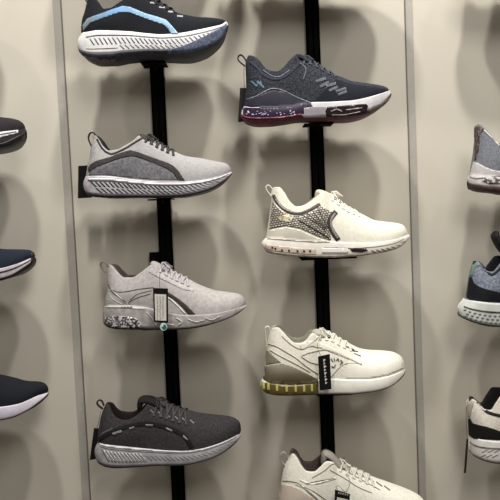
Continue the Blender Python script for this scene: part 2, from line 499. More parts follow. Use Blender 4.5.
s.patch('heel_grooves',s.soleband(86,118,.36,.39,10),plain((170,160,156),.7),.0005)
s.patch('heel_tread',[(80.5,54.5),(90,57.5),(103,59),(116,58.5),(113,62.5),(104,64.5),(92,62.5),(83,58)],glitter([(96,84,80),(60,52,52),(136,124,118),(78,66,64)],240,.7,0),.0008,label='brown textured heel tread')
s.patch('forefoot_outsole',s.soleband(168,226.5,.02,(.20,.9),20),foam((96,104,126),(60,66,88),.6,200),.0008)
for q in [band([(150+9*i,3+4.4*i),(156+9*i,3.5+4.4*i)],1.8) for i in range(4)]: s.patch('lace_loop',q,plain((150,150,150),.4),.001)
s.shelf=shelf(s,R1,'black shelf bracket under the black sneaker with the blue stripe',.05,yf=.02)

# ------------------------------------------------------------------ 2  light grey shoe with dark stripe
lg=(176,172,170)
s=Shoe('running_sneaker','light grey mesh sneaker with a charcoal arched side stripe and silver ribbed sole',
 sole_top=[(86,177),(95,176),(106,176),(118,177),(130,179),(150,181),(170,182),(186,181.5),(202,180),(218,176.5),(226,174),(231,171.5)],
 sole_bot=[(85.5,191),(90,196),(100,197.5),(112,198),(130,197.5),(150,197.5),(166,197.5),(180,197),(192,195),(204,192),(216,187),(225,181),(231,174.5)],
 top=[(95,136),(99,141),(103,147.5),(109,152),(116,151),(126,146),(134,141),(143,135.5),(150,137),(160,143),(170,149),(178,153),(186,156),(200,158),(210,160),(218,161.5),(226,163.5),(230,167),(231.5,171)],
 heel=[(86,177),(87,171),(88,165),(90,158),(91,150),(92.5,143),(95,136)], throat=142,
 up=fabric(lg,(160,156,156),300), lin_=fabric((52,48,48),(36,34,34),300), mid=foam((196,192,196),(170,166,170),.4), out=foam((52,46,48),(38,34,36)), midv=.14,
 tongue=[(168,153),(157,144),(149,137),(142,133.8),(137.5,136),(136.5,142)], tongue_mat=fabric((70,66,66)), lace=plain((60,56,56),.8,0,'lace_cord'),
 loop=[(92.5,148),(89.5,142),(88.5,137),(90.5,133),(94,133.2),(95.8,137),(94,141)], bulge=(2,1.5), lace_end=.58)
S2=s
s.patch('side_panel',[(89,175.5),(90,171),(97,167),(114,160.5),(130,156),(144,159),(155,163),(166,168),(173,173),(178,180),(150,179.5),(130,177.5),(106,175)],fabric((128,126,130),(96,95,100),200),.0004)
s.patch('side_stripe',[(88,168),(91,164),(96,161),(110,157),(120,153),(130,150),(138,152),(146,155),(157,159),(168,163),(173,165.5),(178,170),(185,180.5),(178,180),(173,173),(166,168.5),(155,163.5),(144,159.5),(136,157),(130,156.2),(122,158),(114,160.5),(97,167),(89,172)],fabric((72,68,68),(46,44,44),380),.0009,label='charcoal arched stripe')
s.patch('collar_trim',band([(97,139),(102,148),(108,153),(114,153.5),(126,148),(134,143),(142,138)],1.8),fabric((62,58,58)),.0006)
s.patch('sole_line',s.soleband(88,228,.80,.90,26),plain((232,230,232),.5),.0006)
s.patch('sole_grooves',s.strokes(91,222,30,.74,.50,5,2.0)+s.strokes(96,216,24,.44,.22,6,1.8),plain((62,58,62),.7),.0005)
s.patch('sole_dark_line',s.soleband(88,228,.75,.79,26),plain((84,78,82),.7),.0005)  # thin darker band just under the pale sole line
s.shelf=shelf(s,R1,'black shelf bracket under the light grey sneaker with the charcoal stripe',.05,yf=.02)

# ------------------------------------------------------------------ 3  pale grey shoe, speckled heel
s=Shoe('running_sneaker','pale grey sneaker with a speckled heel unit and a white tag on its side',
 sole_top=[(105,305),(112,304.5),(130,305),(144,306.5),(158,310),(170,313),(186,314.8),(200,314.5),(214,313.5),(226,311),(236,308.5),(245.5,304.5)],
 sole_bot=[(103.5,321),(107,326),(114,328.5),(130,329.5),(150,329.8),(170,329.8),(186,329),(200,327),(214,323.5),(226,319.5),(238,313.5),(245.5,307)],
 top=[(109,265),(112,267),(118,274),(124,279),(132,279),(140,274.5),(150,267),(157,263.5),(164,266),(172,271),(180,275),(188,279),(196,283.5),(208,288.5),(216,291),(224,292),(232,293),(239,294.5),(243.5,297.5),(246,303)],
 heel=[(105,305),(105.5,298),(107,292),(107.5,284),(107.5,276),(108,270),(109,265)], throat=156,
 up=fabric((186,180,176),(170,164,160),150), lin_=fabric((92,84,80),(70,64,60),300), mid=foam((176,170,166),(150,144,142),.5,110,.0025), out=foam((58,50,48)), midv=.10,
 tongue=[(180,281),(169,271),(160,263.5),(153,261),(150,264),(149,271)], tongue_mat=fabric((172,166,164)), lace=plain((178,172,172),.8,0,'lace_cord'),
 loop=[(107.5,274),(102.5,269),(100.5,264.5),(102.5,262),(106.5,263.5),(108.5,268)], loop_mat=fabric((120,110,104)), lace_end=.58, bulge=(1,1.5))
S3=s
s.patch('side_stripe',[(168,292),(174,295.5),(180,299.5),(187,305.5),(195.5,314.2),(188.5,314.4),(184,309),(178,303),(173,298.8),(168,296)],plain((58,50,48),.6),.0009,label='dark brown tapering stripe')
s.patch('stripe_edge',band([(166,296.5),(172,300.5),(179,307),(185,313.5)],1.3),plain((214,208,204),.6),.0009)
s.patch('seam_line',[band([(108,284),(112,290),(122,292),(140,289),(154,287.5)],.9),band([(111,291),(119,297.5),(129,303.5)],.9),band([(129,302),(138,297.5),(150,294)],.8),band([(130,300),(138,294),(152,290.5)],.7)],plain((96,88,84),.8),.0004)
s.patch('seam_pale_line',[band([(111,289),(120,298),(128,304)],1.0),band([(108,293),(114,300),(122,304)],.8)],plain((206,200,196),.7),.0004)  # paler bands along the heel seams
s.patch('eyestay',band([(150,270),(160,276),(172,282),(184,288),(194,290)],5,3),fabric((196,190,188),(180,174,172),200),.0006)
s.patch('speckled_heel_unit',[(105,318),(108,316),(118,316),(130,317),(138,319),(143,327),(130,328),(112,327.5),(106,324)],glitter([(30,26,30),(214,208,210),(120,112,118),(60,50,60),(236,230,230),(150,140,146)],330),.0012,label='black and white speckled heel unit')
s.patch('sole_line',s.soleband(106,144,.86,.93,14),plain((210,204,200),.6),.0005)
s.patch('heel_lettering',[[(121+i*3,306.6),(123+i*3,306.6),(123.4+i*3,308.2),(121.2+i*3,308.2)] for i in range(4)],plain((110,104,104),.6),.0006)
s.patch('sole_swirls',[band([(158,317),(164,319),(168,324),(174,325)],.9),band([(176,318),(182,322),(178,325)],1),band([(188,319),(196,322),(204,320)],.9),band([(206,318),(212,320),(220,316)],.9),band([(146,312),(152,318),(156,326)],.9)],plain((206,202,200),.6),.0008)
shelf(s,R1,'clear-edged shelf bracket under the pale grey sneaker with the price tag',.09,plain((70,66,64),.3))
x=R1-.0142; z=at(157,257,0).z
V,Fc=join([boxm(x-.021,x,-.014,-.0005,z-.012,z+.011),boxm(x-.018,x-.003,-.017,-.014,z-.008,z+.007)]); o=mk('rail_clip',V,Fc,blackm,smooth=False,loc=(x-.01,-.007,z))
tag(o,'small black square clip on the rail above the tongue of the pale grey sneaker','clip')

# ------------------------------------------------------------------ 4  charcoal shoe
s=Shoe('running_sneaker','charcoal sneaker with a dashed black side arc and a light grey sole',
 sole_top=[(98,441.5),(106,443.5),(120,445.5),(135,447),(150,448.5),(168,450),(182,450.5),(200,448.5),(218,443.5),(230,438.5),(236,435.5),(240,432.5)],
 sole_bot=[(97,458),(100,463),(107,466.5),(118,468),(130,467.5),(145,466.5),(160,465.5),(175,465.5),(188,464.5),(200,462),(214,457.5),(228,449.5),(236,442.5),(240,436)],
 top=[(106,403.5),(108.5,408),(112,415),(117,420),(126,422),(134,419),(141,413.5),(149,405),(155,401),(163,402),(172,406),(180,409),(190,412),(197,414),(210,416),(222,417),(231,418),(237,420.5),(240.5,425),(241,431)],
 heel=[(98,441.5),(98,433),(99.5,425),(100.5,418),(103,410),(106,403.5)], throat=151,
 up=fabric((60,57,58),(42,39,40),300), lin_=fabric((46,36,34),(30,24,24),300), mid=foam((176,174,176),(150,148,150),.45), out=foam((58,44,46),(40,32,34)), midv=.10,
 tongue=[(172,409),(164,403),(157,398.5),(149,396),(141,396.5),(137.5,401),(137.5,410)], tongue_mat=fabric((34,28,28)), lace=plain((60,56,56),.7,0,'lace_cord'),
 loop=[(103,409),(98.5,405.5),(97,402.5),(99,400.3),(102,401.2),(104,405.5)], lace_end=.60, bulge=(2.5,1.5), seal=.5)
S4=s
arc=[(99,440),(104,436),(113,431.5),(124,427.5),(134,425),(146,423.6),(158,425),(170,428.5),(180,433),(187,439),(192,448)]
s.patch('side_arc',band(arc,4.5,5),fabric((30,28,30),(20,19,20)),.0007,label='black arc overlay')
for q in [[(112,433),(121,430),(122.5,432),(113.5,435.3)],[(129,427.8),(134,426.4),(134.6,428),(129.6,429.6)],[(145.5,424.2),(153,424.6),(153,426.4),(145.5,426)],[(166,427.2),(172.5,430),(172,431.8),(165.6,429)],[(183.5,434.8),(188.5,439.5),(187.3,440.8),(182.8,436.6)]]: s.patch('reflective_dash',q,plain((122,118,116),.4),.0015,label='grey reflective dash')
s.patch('heel_overlay',[(99,436),(103,432),(112,428),(113,429.5),(104,434),(99.5,438.5)],fabric((90,86,88)),.0006)
s.patch('sole_line',s.soleband(99,238,.86,.95,26),plain((216,214,214),.5),.0006)
s.patch('sole_dark_line',s.soleband(100,236,.78,.82,26),plain((128,124,126),.7),.0005)  # narrow grey band below the pale sole line
s.patch('sole_grooves',s.strokes(102,138,11,.70,.24,7,1.5)+s.strokes(142,230,20,.60,.34,5,1.1),plain((128,124,126),.7),.0005)
s.patch('sole_pale_strokes',s.strokes(104,140,11,.68,.28,7,1.0),plain((226,224,224),.5),.0005)  # pale strokes set beside the heel grooves
for q in [band([(150+8*i,410+2*i),(154+8*i,413.5+2*i)],1.6) for i in range(6)]: s.patch('lace_loop',q,plain((112,106,100),.35),.0012)
shelf(s,R1,'black shelf bracket under the charcoal sneaker',.09)

# ------------------------------------------------------------------ 5  navy shoe, purple and red heel
s=Shoe('running_sneaker','dark navy sneaker with a purple and maroon air heel, white and black forefoot sole',
 sole_top=[(243.5,107),(252,107.5),(270,107.5),(288,107),(300,104.5),(312,102.5),(330,102),(350,101),(362,99),(372,96.5),(382,93.5),(389.5,91)],
 sole_bot=[(240.5,117),(246,121),(258,122.8),(270,122.5),(285,120.8),(300,118.6),(320,117.8),(338,117.6),(352,116.8),(366,114.5),(378,109.5),(386,103.5),(390.5,97)],
 top=[(247.5,57),(253,57.5),(258,61),(263,67),(269,71.5),(277,72.5),(283,69),(289,62),(296,56.5),(306,58.5),(316,63),(324,69),(332,73.5),(342,77.5),(350,81),(358,82.5),(370,84),(380,85.5),(386.5,87.5),(389.5,91)],
 heel=[(243.5,107),(244.5,98),(246,88),(246,78),(245.5,68),(245.5,62),(247.5,57)], throat=297,
 up=fabric((62,64,72),(24,25,31),330), lin_=fabric((52,40,44),(36,30,34),300), mid=foam((214,210,210),(196,192,194),.5), out=foam((104,44,56),(64,30,40),.6,160,.003), midv=.24,
 tongue=[(328,77),(316,66),(306,57.5),(298,54.5),(293.5,57),(292,65)], tongue_mat=fabric((40,42,50)), lace=plain((62,64,74),.8,0,'lace_cord'),
 loop=[(245,66),(241,63),(238.3,60),(238.4,56.5),(241,55),(244,57.5),(246,61)], loop_mat=plain((28,28,34),.7), lace_end=.60, bulge=(.5,1.2))
S5=s
s.patch('toe_knit',[(336,79),(346,82.5),(358,85),(370,86.5),(384,88.5),(388,91),(372,96),(350,100.5),(330,101.5),(314,101.5),(322,92)],fabric((30,32,42),(20,22,30),300),.0005,label='plain navy forefoot knit')
s.patch('heel_panel',[(245,106),(248,100.5),(258,96),(266,92.5),(273,90.2),(286,92),(300,98),(311,103.5),(313,107),(290,107.5),(262,107.5)],plain((52,48,62),.5),.0010,label='smooth plum grey heel panel')
s.patch('piping',[band([(247,99.5),(256,96.5),(265,91.5),(273,88.6),(284,91),(296,97),(311,103)],1.2),band([(263,70),(272,76),(280,76.5),(290,70)],.8),band([(300,63),(306,69),(303,80)],.7)],plain((112,116,120),.5),.0012,label='pale grey piping')
# the W shaped mark
s.patch('side_mark',[band([(251,81),(257,86.8)],1.5,1.7,1),band([(257,81.3),(264,88)],2.0,2.2,1),band([(256.6,86.4),(258.4,82.2)],1.3,1.3,1),band([(262.6,87.4),(260.3,81.2)],1.2,1.0,1)],plain((84,112,130),.4),.0008,step=1,label='pale blue zigzag letter mark')
s.patch('heel_air_unit',s.soleband(243.5,304,.30,.98,20),plain((50,38,58),.25),.0012,label='purple translucent heel cushion')
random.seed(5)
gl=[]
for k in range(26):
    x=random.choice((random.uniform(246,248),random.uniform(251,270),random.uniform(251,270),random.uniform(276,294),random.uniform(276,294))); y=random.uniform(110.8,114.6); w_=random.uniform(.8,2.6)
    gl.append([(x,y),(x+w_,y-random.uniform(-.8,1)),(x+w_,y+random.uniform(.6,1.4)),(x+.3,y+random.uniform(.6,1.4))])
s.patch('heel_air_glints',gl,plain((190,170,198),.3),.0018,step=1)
s.patch('heel_red_band',s.soleband(243,302,.24,.34,20),plain((136,66,84),.4),.0014)
s.patch('midfoot_wedge',[(305,108),(310,107),(326,106.5),(326,117),(304,117.5),(301,115)],plain((150,144,150),.4),.0010,label='silver midfoot wedge')
s.patch('forefoot_window',[(327,107),(340,106),(356,104.5),(366,104),(368,106),(366,112.5),(358,115.5),(340,117.5),(328,118),(325,113)],plain((38,28,30),.25),.0012,label='dark forefoot cushion window')
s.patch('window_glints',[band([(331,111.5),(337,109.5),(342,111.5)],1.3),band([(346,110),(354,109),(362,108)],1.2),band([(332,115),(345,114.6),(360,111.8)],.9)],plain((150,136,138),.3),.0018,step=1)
s.patch('toe_guard',[(368.5,110.5),(372,106.5),(380,103.5),(387,99.5),(389.5,97.5),(387,103),(380,108),(370,112.8)],plain((104,96,92),.6),.0010)
for k in range(3):
    for q in (band([(326+10*k,78.5+5*k),(316+10*k,81.5+5*k)],3,n=1),band([(329+9*k,82.5+4.5*k),(320+9*k,87+4*k)],3,n=1)):
        s.patch('lace_tab',q,fabric((112,116,124),(72,76,86),420),.0009,label='grey lace tab')
s.patch('collar_overlay',band([(250,62),(256,67),(264,75),(274,79),(284,77),(294,69),(300,63)],3),fabric((44,48,60),(60,64,76),420),.0006)
s.shelf=shelf(s,R2,'black shelf bracket under the navy sneaker with the purple heel',.06,yf=.02)

# ------------------------------------------------------------------ 6  cream shoe with glitter
cream=fabric((242,237,220),(232,226,208),200)
s=Shoe('running_sneaker','cream sneaker with a glittery silver and gold heel panel and grey chevron on its side',
 sole_top=[(265.5,238),(272,238),(284,239),(300,241),(316,242),(330,241.5),(345,242.5),(360,243),(374,242.5),(386,241),(396,239),(403,236.5),(407.5,234)],
 sole_bot=[(263.5,248),(267,252),(278,254.5),(290,256),(305,257),(320,257.5),(338,257.5),(356,256.5),(370,254.5),(382,252.5),(392,250),(400,246.5),(405,242),(408,237)],
 top=[(272,189),(278,188.5),(284,194),(290,203),(297,208),(304,207),(311,203),(318,197),(325,192.5),(332,193.5),(340,201),(348,207),(358,212),(366,216),(374,220),(384,221.5),(396,223),(402,224.5),(406,228.5),(408,233.5)],
 heel=[(265.5,238),(267,230),(268.5,220),(270,210),(271,202),(271,195),(272,189)], throat=326,
 up=cream, lin_=fabric((206,200,184),(190,184,168),300), mid=foam((242,236,224),(230,223,212),.5), out=foam((190,180,166),(130,116,104)), midv=.13,
 tongue=[(352,213),(341,202),(331,194),(322,190),(316,190.5),(314.5,198)], tongue_mat=fabric((214,208,190)), lace=plain((232,227,212),.8,0,'lace_cord'),
 loop=[(271,196),(267,191),(266,187.5),(268,185.3),(271,187.5),(273.5,192)], loop_mat=plain((222,214,198),.8), lace_end=.62, bulge=(3,1.5))
S6=s
s.patch('glitter_panel',[(273,201),(276,205),(282,211),(290,215.5),(302,216),(312,212),(320,206),(332,212),(328.5,219),(328,228),(331,236),(331,240.5),(318,236.5),(300,228.5),(286,226),(274,228),(269.5,229.5),(270.5,216)],lattice(),.0007,label='silver grey glitter panel')
s.patch('gold_glitter',[(278,217),(286,214.5),(294,217.5),(290,222),(280,221.5)],glitter([(204,188,140),(236,228,206),(150,136,96),(230,222,202)],260,.3,.2),.0011,label='gold glitter')
s.patch('glitter_lines',[band([(300+6*i,214-1.7*i),(313+4.0*i,221+.6*i),(325+.8*i,230-1.0*i)],.7) for i in range(4)]+[band([(298,220),(312,228),(329,238)],1.3)],plain((46,40,38),.4),.0011)
s.patch('white_heel_plate',[(267,236.5),(269.5,230.5),(286,227),(300,230),(318,238),(330,242),(316,242.5),(284,240),(268,239)],foam((226,219,202)),.0009)
s.patch('collar_piping',band([(273.5,195),(278,203),(285,209.5),(293,213),(302,213),(312,208.5),(320,204)],3.2),plain((92,84,80),.5),.0010,label='dark grey collar piping')
s.patch('collar_piping_centre',band([(275.5,199),(282,207),(290,211.5),(300,212.4),(312,207.5)],1.2),plain((170,162,152),.5),.0015)
s.patch('chevron',band([(336,211.5),(332.5,215.5),(329.8,220),(330,226),(333.5,233),(338.5,240)],5),plain((56,50,50),.5),.0012,label='dark grey chevron')
s.patch('chevron_centre',band([(335.4,213.5),(332,218),(331,222.5),(332,228),(335,234),(338,238.5)],2.1),plain((150,144,138),.5),.0018)
s.patch('heel_sole_tint',s.soleband(265,316,.18,.55,18),foam((216,200,184),(204,184,168)),.0006,label='pinkish tan heel sole')
s.patch('sole_dots',[[(a,b-1),(a+1.9,b-.8),(a+2,b+.9),(a+.3,b+1.1)] for a,b in ((271.5,247.6),(274.5,248.6),(281,250.2),(288,250.6),(296.5,251),(303,251.2),(309,251))],plain((40,32,30),.4),.0012,step=1)
s.patch('sole_line',s.soleband(324,404,.58,.66,20),plain((160,150,138),.6),.0005)
s.patch('sole_pale_band',s.soleband(322,348,.28,.60,10),plain((246,242,234),.4),.0008)  # paler band on the midfoot sole
s.patch('forefoot_window',[(350,248.8),(356,247.8),(366,248.6),(368,250.5),(362,252.4),(352,251.6)],plain((44,36,34),.3),.0010)
s.patch('forefoot_ribs',s.strokes(372,402,7,.36,.12,3,2.2),plain((150,138,124),.5),.0008)
shelf(s,R2,'black shelf bracket under the cream glitter sneaker',.11,dx=.004,yf=-.03)

# ------------------------------------------------------------------ 7  cream shoe with gold air heel
s=Shoe('running_sneaker','cream sneaker with a brown heel plate and a ribbed gold heel cushion',
 sole_top=[(262.5,379),(270,381),(280,382.5),(292,383),(306,382),(318,379.5),(330,378.5),(350,379.5),(370,379),(384,376.5),(394,373.5),(400,371),(404.5,368)],
 sole_bot=[(261.5,388),(266,393),(275,395),(290,395.5),(305,395),(320,394.5),(335,394.5),(350,394.5),(364,393),(376,391),(386,388),(394,383.5),(401,377.5),(404.5,371.5)],
 top=[(270.5,329.5),(277,329),(283,333.5),(289,340),(295,344.5),(301,344.5),(307,341),(311,335.5),(318,331),(325,331.5),(332,333.5),(340,339),(350,344),(362,349.5),(372,351),(384,351.5),(393,352.5),(399,355),(403.5,360),(405,367)],
 heel=[(262.5,379),(264.5,371),(265,361),(266.5,350),(267.5,342),(269,335),(270.5,329.5)], throat=314,
 up=fabric((240,234,218),(228,222,206),220), lin_=fabric((160,156,142),(140,136,124),300), mid=foam((246,242,230),(236,232,219),.45), out=foam((54,46,38)), midv=.08,
 tongue=[(346,347),(335,337),(325,331),(316,329),(311.5,332),(310.5,339)], tongue_mat=fabric((186,182,168)), lace=plain((216,212,198),.8,0,'lace_cord'),
 loop=[(267,346),(265.6,337),(265.2,329),(266.5,326.8),(269,327),(269.8,332),(269.3,340)], loop_mat=plain((208,202,186),.8), lace_end=.58, bulge=(1.5,.5))
S7=s
s.patch('toe_cap',[(356,351),(364,352),(384,353.5),(397,356),(402,362),(403,368),(388,375),(370,378),(346,378),(348,364)],foam((240,236,222),(234,229,214)),.0007,label='smooth toe panel')
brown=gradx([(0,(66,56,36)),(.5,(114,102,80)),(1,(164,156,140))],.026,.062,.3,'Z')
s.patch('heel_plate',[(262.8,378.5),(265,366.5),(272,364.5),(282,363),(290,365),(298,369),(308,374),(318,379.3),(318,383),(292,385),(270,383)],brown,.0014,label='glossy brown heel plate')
s.patch('heel_counter',[(266.2,364.5),(265.8,351),(268,350.5),(273,355),(281,362.2),(272,363.6)],plain((140,132,114),.4),.0010,label='taupe heel counter')
s.patch('heel_air_unit',s.soleband(262,318,.06,.78,20),plain((98,86,40),.2),.0016,label='olive gold heel cushion')
s.patch('heel_air_ribs',[[(a-1.1,382.6+c),(a+1.1,382.9+c),(a+1.4,390+c*.8),(a-.9,390+c*.8)] for a,c in ((263.8,-1),(268.6,0),(277,1.2),(286.5,2),(295.5,2.1),(304,2),(311.8,1.6))],plain((196,182,112),.3),.0024,step=1,label='pale yellow ribs')
s.patch('eyestay',[band([(300,347),(312,344),(324,347),(336,352),(350,358),(362,364)],6,3)],foam((230,225,210)),.0009)
s.patch('seam_line',[band([(268,344),(276,346),(286,352),(296,358),(306,366),(318,374)],.9),band([(270,350),(282,357),(296,364),(310,372)],.8),band([(301,356),(310,352.5),(324,350),(334,352),(348,358),(362,365)],.8),band([(301,356.5),(310,362),(318,364)],.9),band([(282,336),(292,345),(303,349),(314,341),(322,334)],.8),band([(330,378),(344,364),(362,364)],.5)],plain((172,163,147),.7),.0010,step=1.2)
s.patch('side_lettering',[band([(331,358.5),(333,361.5)],.9),band([(334,358),(335,361)],.9),band([(336.5,360.5),(338,358.5),(339,361.5)],.9),band([(340.5,359.8),(342.6,363)],1.2),band([(331.5,366),(334,367),(335.5,364.5)],.9),band([(343,361.5),(340,364.5)],.8)],plain((96,92,90),.5),.0014,step=1,label='small grey script lettering')
for q in [band([(346,346.5),(354,350)],1),band([(350,350),(358,352)],1),(band([(354,353.5),(361,356.5)],.9)),band([(322,336),(330,338)],.9),band([(328,333.5),(334,337.5)],.9)]: s.patch('lace_mark',q,plain((72,66,60),.6),.0012,step=1)
shelf(s,R2,'black shelf bracket under the cream sneaker with the gold heel',.07,dx=.005,yf=-.03)

# ------------------------------------------------------------------ 8  cream shoe at bottom
s=Shoe('running_sneaker','off-white sneaker with fine seam lines, cut by the bottom edge of the photo',
 sole_top=[(278,505),(290,507),(306,509),(324,511),(344,513),(364,514),(384,514),(400,512.5),(412,510),(420,507),(426,504)],
 sole_bot=[(276,521),(281,526),(292,529),(310,529.5),(330,529.5),(350,529.5),(370,529),(386,527),(400,523),(412,518.5),(420,513),(426,507)],
 top=[(288.5,457.5),(293,455.5),(297.5,460),(302,468),(307,473),(314,473.5),(320,469),(327,463),(334,460.5),(342,461.5),(350,467),(364,474),(378,480.5),(390,485),(402,489.5),(411,493),(418,496),(423,499.5),(426,503.5)],
 heel=[(278,505),(279,495),(281,482),(283,471),(285.5,464),(288.5,457.5)], throat=334,
 up=fabric((240,236,221),(228,223,208),220), lin_=fabric((128,118,106),(104,95,86),300), mid=foam((220,214,202)), out=foam((150,140,128)), midv=.1,
 tongue=[(366,477),(350,469),(340,460),(333,453),(326,450),(321.5,453),(320.5,463)], tongue_mat=fabric((158,150,142)), lace=plain((206,202,188),.8,0,'lace_cord'),
 loop=[(285.5,466),(281,460),(280.5,455),(284,452),(287,456),(288,461)], loop_mat=plain((150,146,136),.8), lace_end=.6, bulge=(2,1.5))
S8=s
s.patch('heel_panel',[(279.5,499),(281,484),(290,485),(300,489),(312,497),(318,505),(300,507),(281,505)],plain((206,190,174),.5),.0006,label='pinkish heel panel')
s.patch('seam_line',[band([(283,481),(296,482.5),(304,488),(314,497),(324,504)],.9),band([(306,484),(318,481),(334,478.5)],.8),band([(304,487),(316,493),(330,503)],.8),band([(312,478),(324,471),(334,464),(348,472),(362,480),(380,490)],.7),band([(330,470),(344,478),(358,487),(372,493)],.7)],plain((126,118,106),.7),.0007,step=1.2)
s.patch('seam_pale_line',[band([(300,480),(312,484),(330,480),(336,478)],1.6),band([(296,484),(308,490),(322,502)],2)],plain((232,228,216),.6),.0006)  # paler overlay bands next to the seams
for q in [band([(352+8*i,470+4*i),(358+8*i,474.5+4*i)],.9) for i in range(5)]: s.patch('lace_mark',q,plain((110,104,94),.6),.0012,step=1)
shelf(s,R2,'black shelf bracket under the off-white sneaker at the bottom',.07)

# ------------------------------------------------------------------ left column (toes in view)
R0=rail(-37,'black vertical wall rail beyond the left edge of the photo'); R3=rail(541,'black vertical wall rail beyond the right edge of the photo')
base_top=[(95,136),(99,141),(103,147.5),(109,152),(116,151),(126,146),(134,141),(143,135.5),(150,137),(160,143),(170,149),(178,153)]
base_heel=[(86,177),(87,171),(88,165),(90,158),(91,150),(92.5,143),(95,136)]
base_st=[(86,177),(95,176),(106,176),(118,177),(130,179),(150,181),(170,182)]
base_sb=[(85.5,191),(90,196),(100,197.5),(112,198),(130,197.5),(150,197.5),(166,197.5)]
def left_shoe(dx,dy,label,st,sb,tp,**k):
    a=dict(tongue=sh([(168,153),(155,144),(144,138),(138,133.5)],dx,dy),loop=sh([(92.5,148),(89.5,142),(88.5,137),(90.5,133),(94,133.2),(95.8,137),(94,141)],dx,dy),lace_end=.58)
    a.update(k)
    s=Shoe('running_sneaker',label,sole_top=sh(base_st,dx,dy)+st,sole_bot=sh(base_sb,dx,dy)+sb,top=sh(base_top,dx,dy)+tp,
      heel=sh(base_heel,dx,dy),throat=142+dx,**a)
    return s
dk=plain((24,24,30),.8,0,'lace_cord')
S9=left_shoe(-207,-46,'dark brown-black sneaker toe with a thin white sole line, topmost at the left edge',
 [(-20,136),(0,132),(9,130.5),(19,129.5),(24.3,128)],[(-20,150.5),(0,147.5),(8,145.5),(16,141.5),(22,137.5),(25,132.5)],[(-16,113),(0,117),(10,118),(18,120),(22.5,123.5),(24.5,127.5)],
 up=fabric((46,40,42),(34,28,30)),lin_=lining_b,mid=foam((44,36,38),(30,26,28)),out=foam((30,24,26)),lace=dk)
S9.patch('sole_line',[(0,132),(9,131),(18,129.8),(18,133),(9,135.2),(0,137.6),(-30,142),(-30,138)],plain((222,216,222),.5),.0012,label='white sole stripe')
S9.patch('sole_line_groove',band([(-10,135.5),(4,133.8),(16,131.6)],.7),plain((70,60,64),.5),.002)
S10=left_shoe(-197.5,88,'navy blue sneaker toe with a white and grey layered sole, at the left edge',
 [(-14,269.5),(0,268.3),(12,265.3),(24,260.7),(33,256.5)],[(-14,284),(0,281),(12,277),(24,270),(31,264.5),(34.8,259.5)],[(-14,244),(0,249),(16,249.5),(27.5,250),(32,252.3),(34.8,256.5)],
 up=fabric((28,36,50),(20,27,40)),lin_=lining_b,mid=foam((196,186,190),(170,160,164)),out=foam((32,26,28)),lace=dk,midv=.2)
S10.patch('sole_groove',S10.soleband(-30,32,.62,.74,16),plain((44,38,48),.6),.0009)
S10.patch('toe_bumper',[(31,250.5),(33.5,253),(35,257),(34,261),(30.5,262.5),(31,257)],plain((34,26,28),.6),.0012)
S11=left_shoe(-184.5,222,'black sneaker toe with a plain white sole, lowest at the left edge',
 [(0,406.3),(18,404),(30,399.5),(38,396),(46,392)],[(0,420),(12,418),(24,413),(36,406.4),(43,400.5),(47.5,394.5)],[(0,376.4),(12,379.4),(24,382.5),(39.6,383.2),(44,385),(47,388),(48,391.5)],
 up=fabric((22,24,32),(14,16,22)),lin_=lining_b,mid=foam((214,206,216),(200,192,204)),out=foam((40,32,34)),lace=dk,midv=.09)
for q,nm in ((S9,'dark brown-black'),(S10,'navy'),(S11,'black')):
    pass

# ------------------------------------------------------------------ right column (heels in view)
def right_shoe(x0,y0,label,st,sb,tp,heel,throat,**k):
    # x0,y0 : heel point of the sole top line; the unseen forefoot follows the same family shape
    t2=[(x-86+x0,y-177+y0) for x,y in [(130,179),(150,181),(170,182),(186,181.5),(202,180),(218,176.5),(231,171.5)]]
    b2=[(x-86+x0,y-177+y0) for x,y in [(130,197.5),(150,197.5),(166,197.5),(180,197),(192,195),(204,192),(216,187),(225,181),(231,174.5)]]
    p2=[(x-86+x0,y-177+y0) for x,y in [(150,137),(160,143),(170,149),(186,156),(200,158),(218,161.5),(226,163.5),(230,167),(231.5,171)]]
    return Shoe('running_sneaker',label,sole_top=st+t2,sole_bot=sb+b2,top=tp+p2,heel=heel,throat=throat,lace_end=.58,**k)
S12=right_shoe(470,174,'grey sneaker heel with a light heel plate and maroon outsole, topmost at right edge',
 [(470,175),(480,175.5),(492,176.5),(502,177)],[(468.4,182),(472,186.5),(479,189),(488,191),(502,192.5)],
 [(475,126.5),(480,125),(485,129),(490,134.5),(499,144.5),(506,145),(514,139)],
 [(470,175),(471,168),(472.5,160),(474,150),(475,140),(474.5,133),(475,126.5)],526,
 up=fabric((128,130,136),(108,110,118),260),lin_=fabric((150,152,146),(120,122,118)),mid=foam((196,190,188),(172,166,166)),out=foam((84,58,56),(60,42,42),.7,200),midv=.32,
 tongue=[(552,150),(536,141),(526,134),(520,130)],lace=plain((120,122,126),.8),bulge=(1.5,1))
S12.patch('heel_plate',[(470,177),(471.5,169),(473.5,162),(478,163),(485,167),(493,170),(502,171.5),(502,176),(490,177.5),(476,179)],foam((206,200,198),(188,182,182)),.0012,label='light grey heel plate')
S12.patch('heel_tab',[(474.2,127),(479,125),(484,129),(483,131),(480,134),(480,142),(478.5,152),(476,160),(474.2,160),(475,146)],glitter([(60,52,52),(92,78,76),(40,34,34),(120,104,100)],300,.6,0),.0010,label='speckled dark heel strip')
S12.patch('collar_lines',[band([(484,130),(491,137),(500,146.5)],1.2)],plain((206,206,200),.5),.0010)
S12.patch('sole_cutout',[(482,180.5),(487,177.5),(495,177),(502,178),(502,183),(490,184)],glitter([(120,112,108),(196,190,186),(84,76,74)],200,.5,0),.0014)
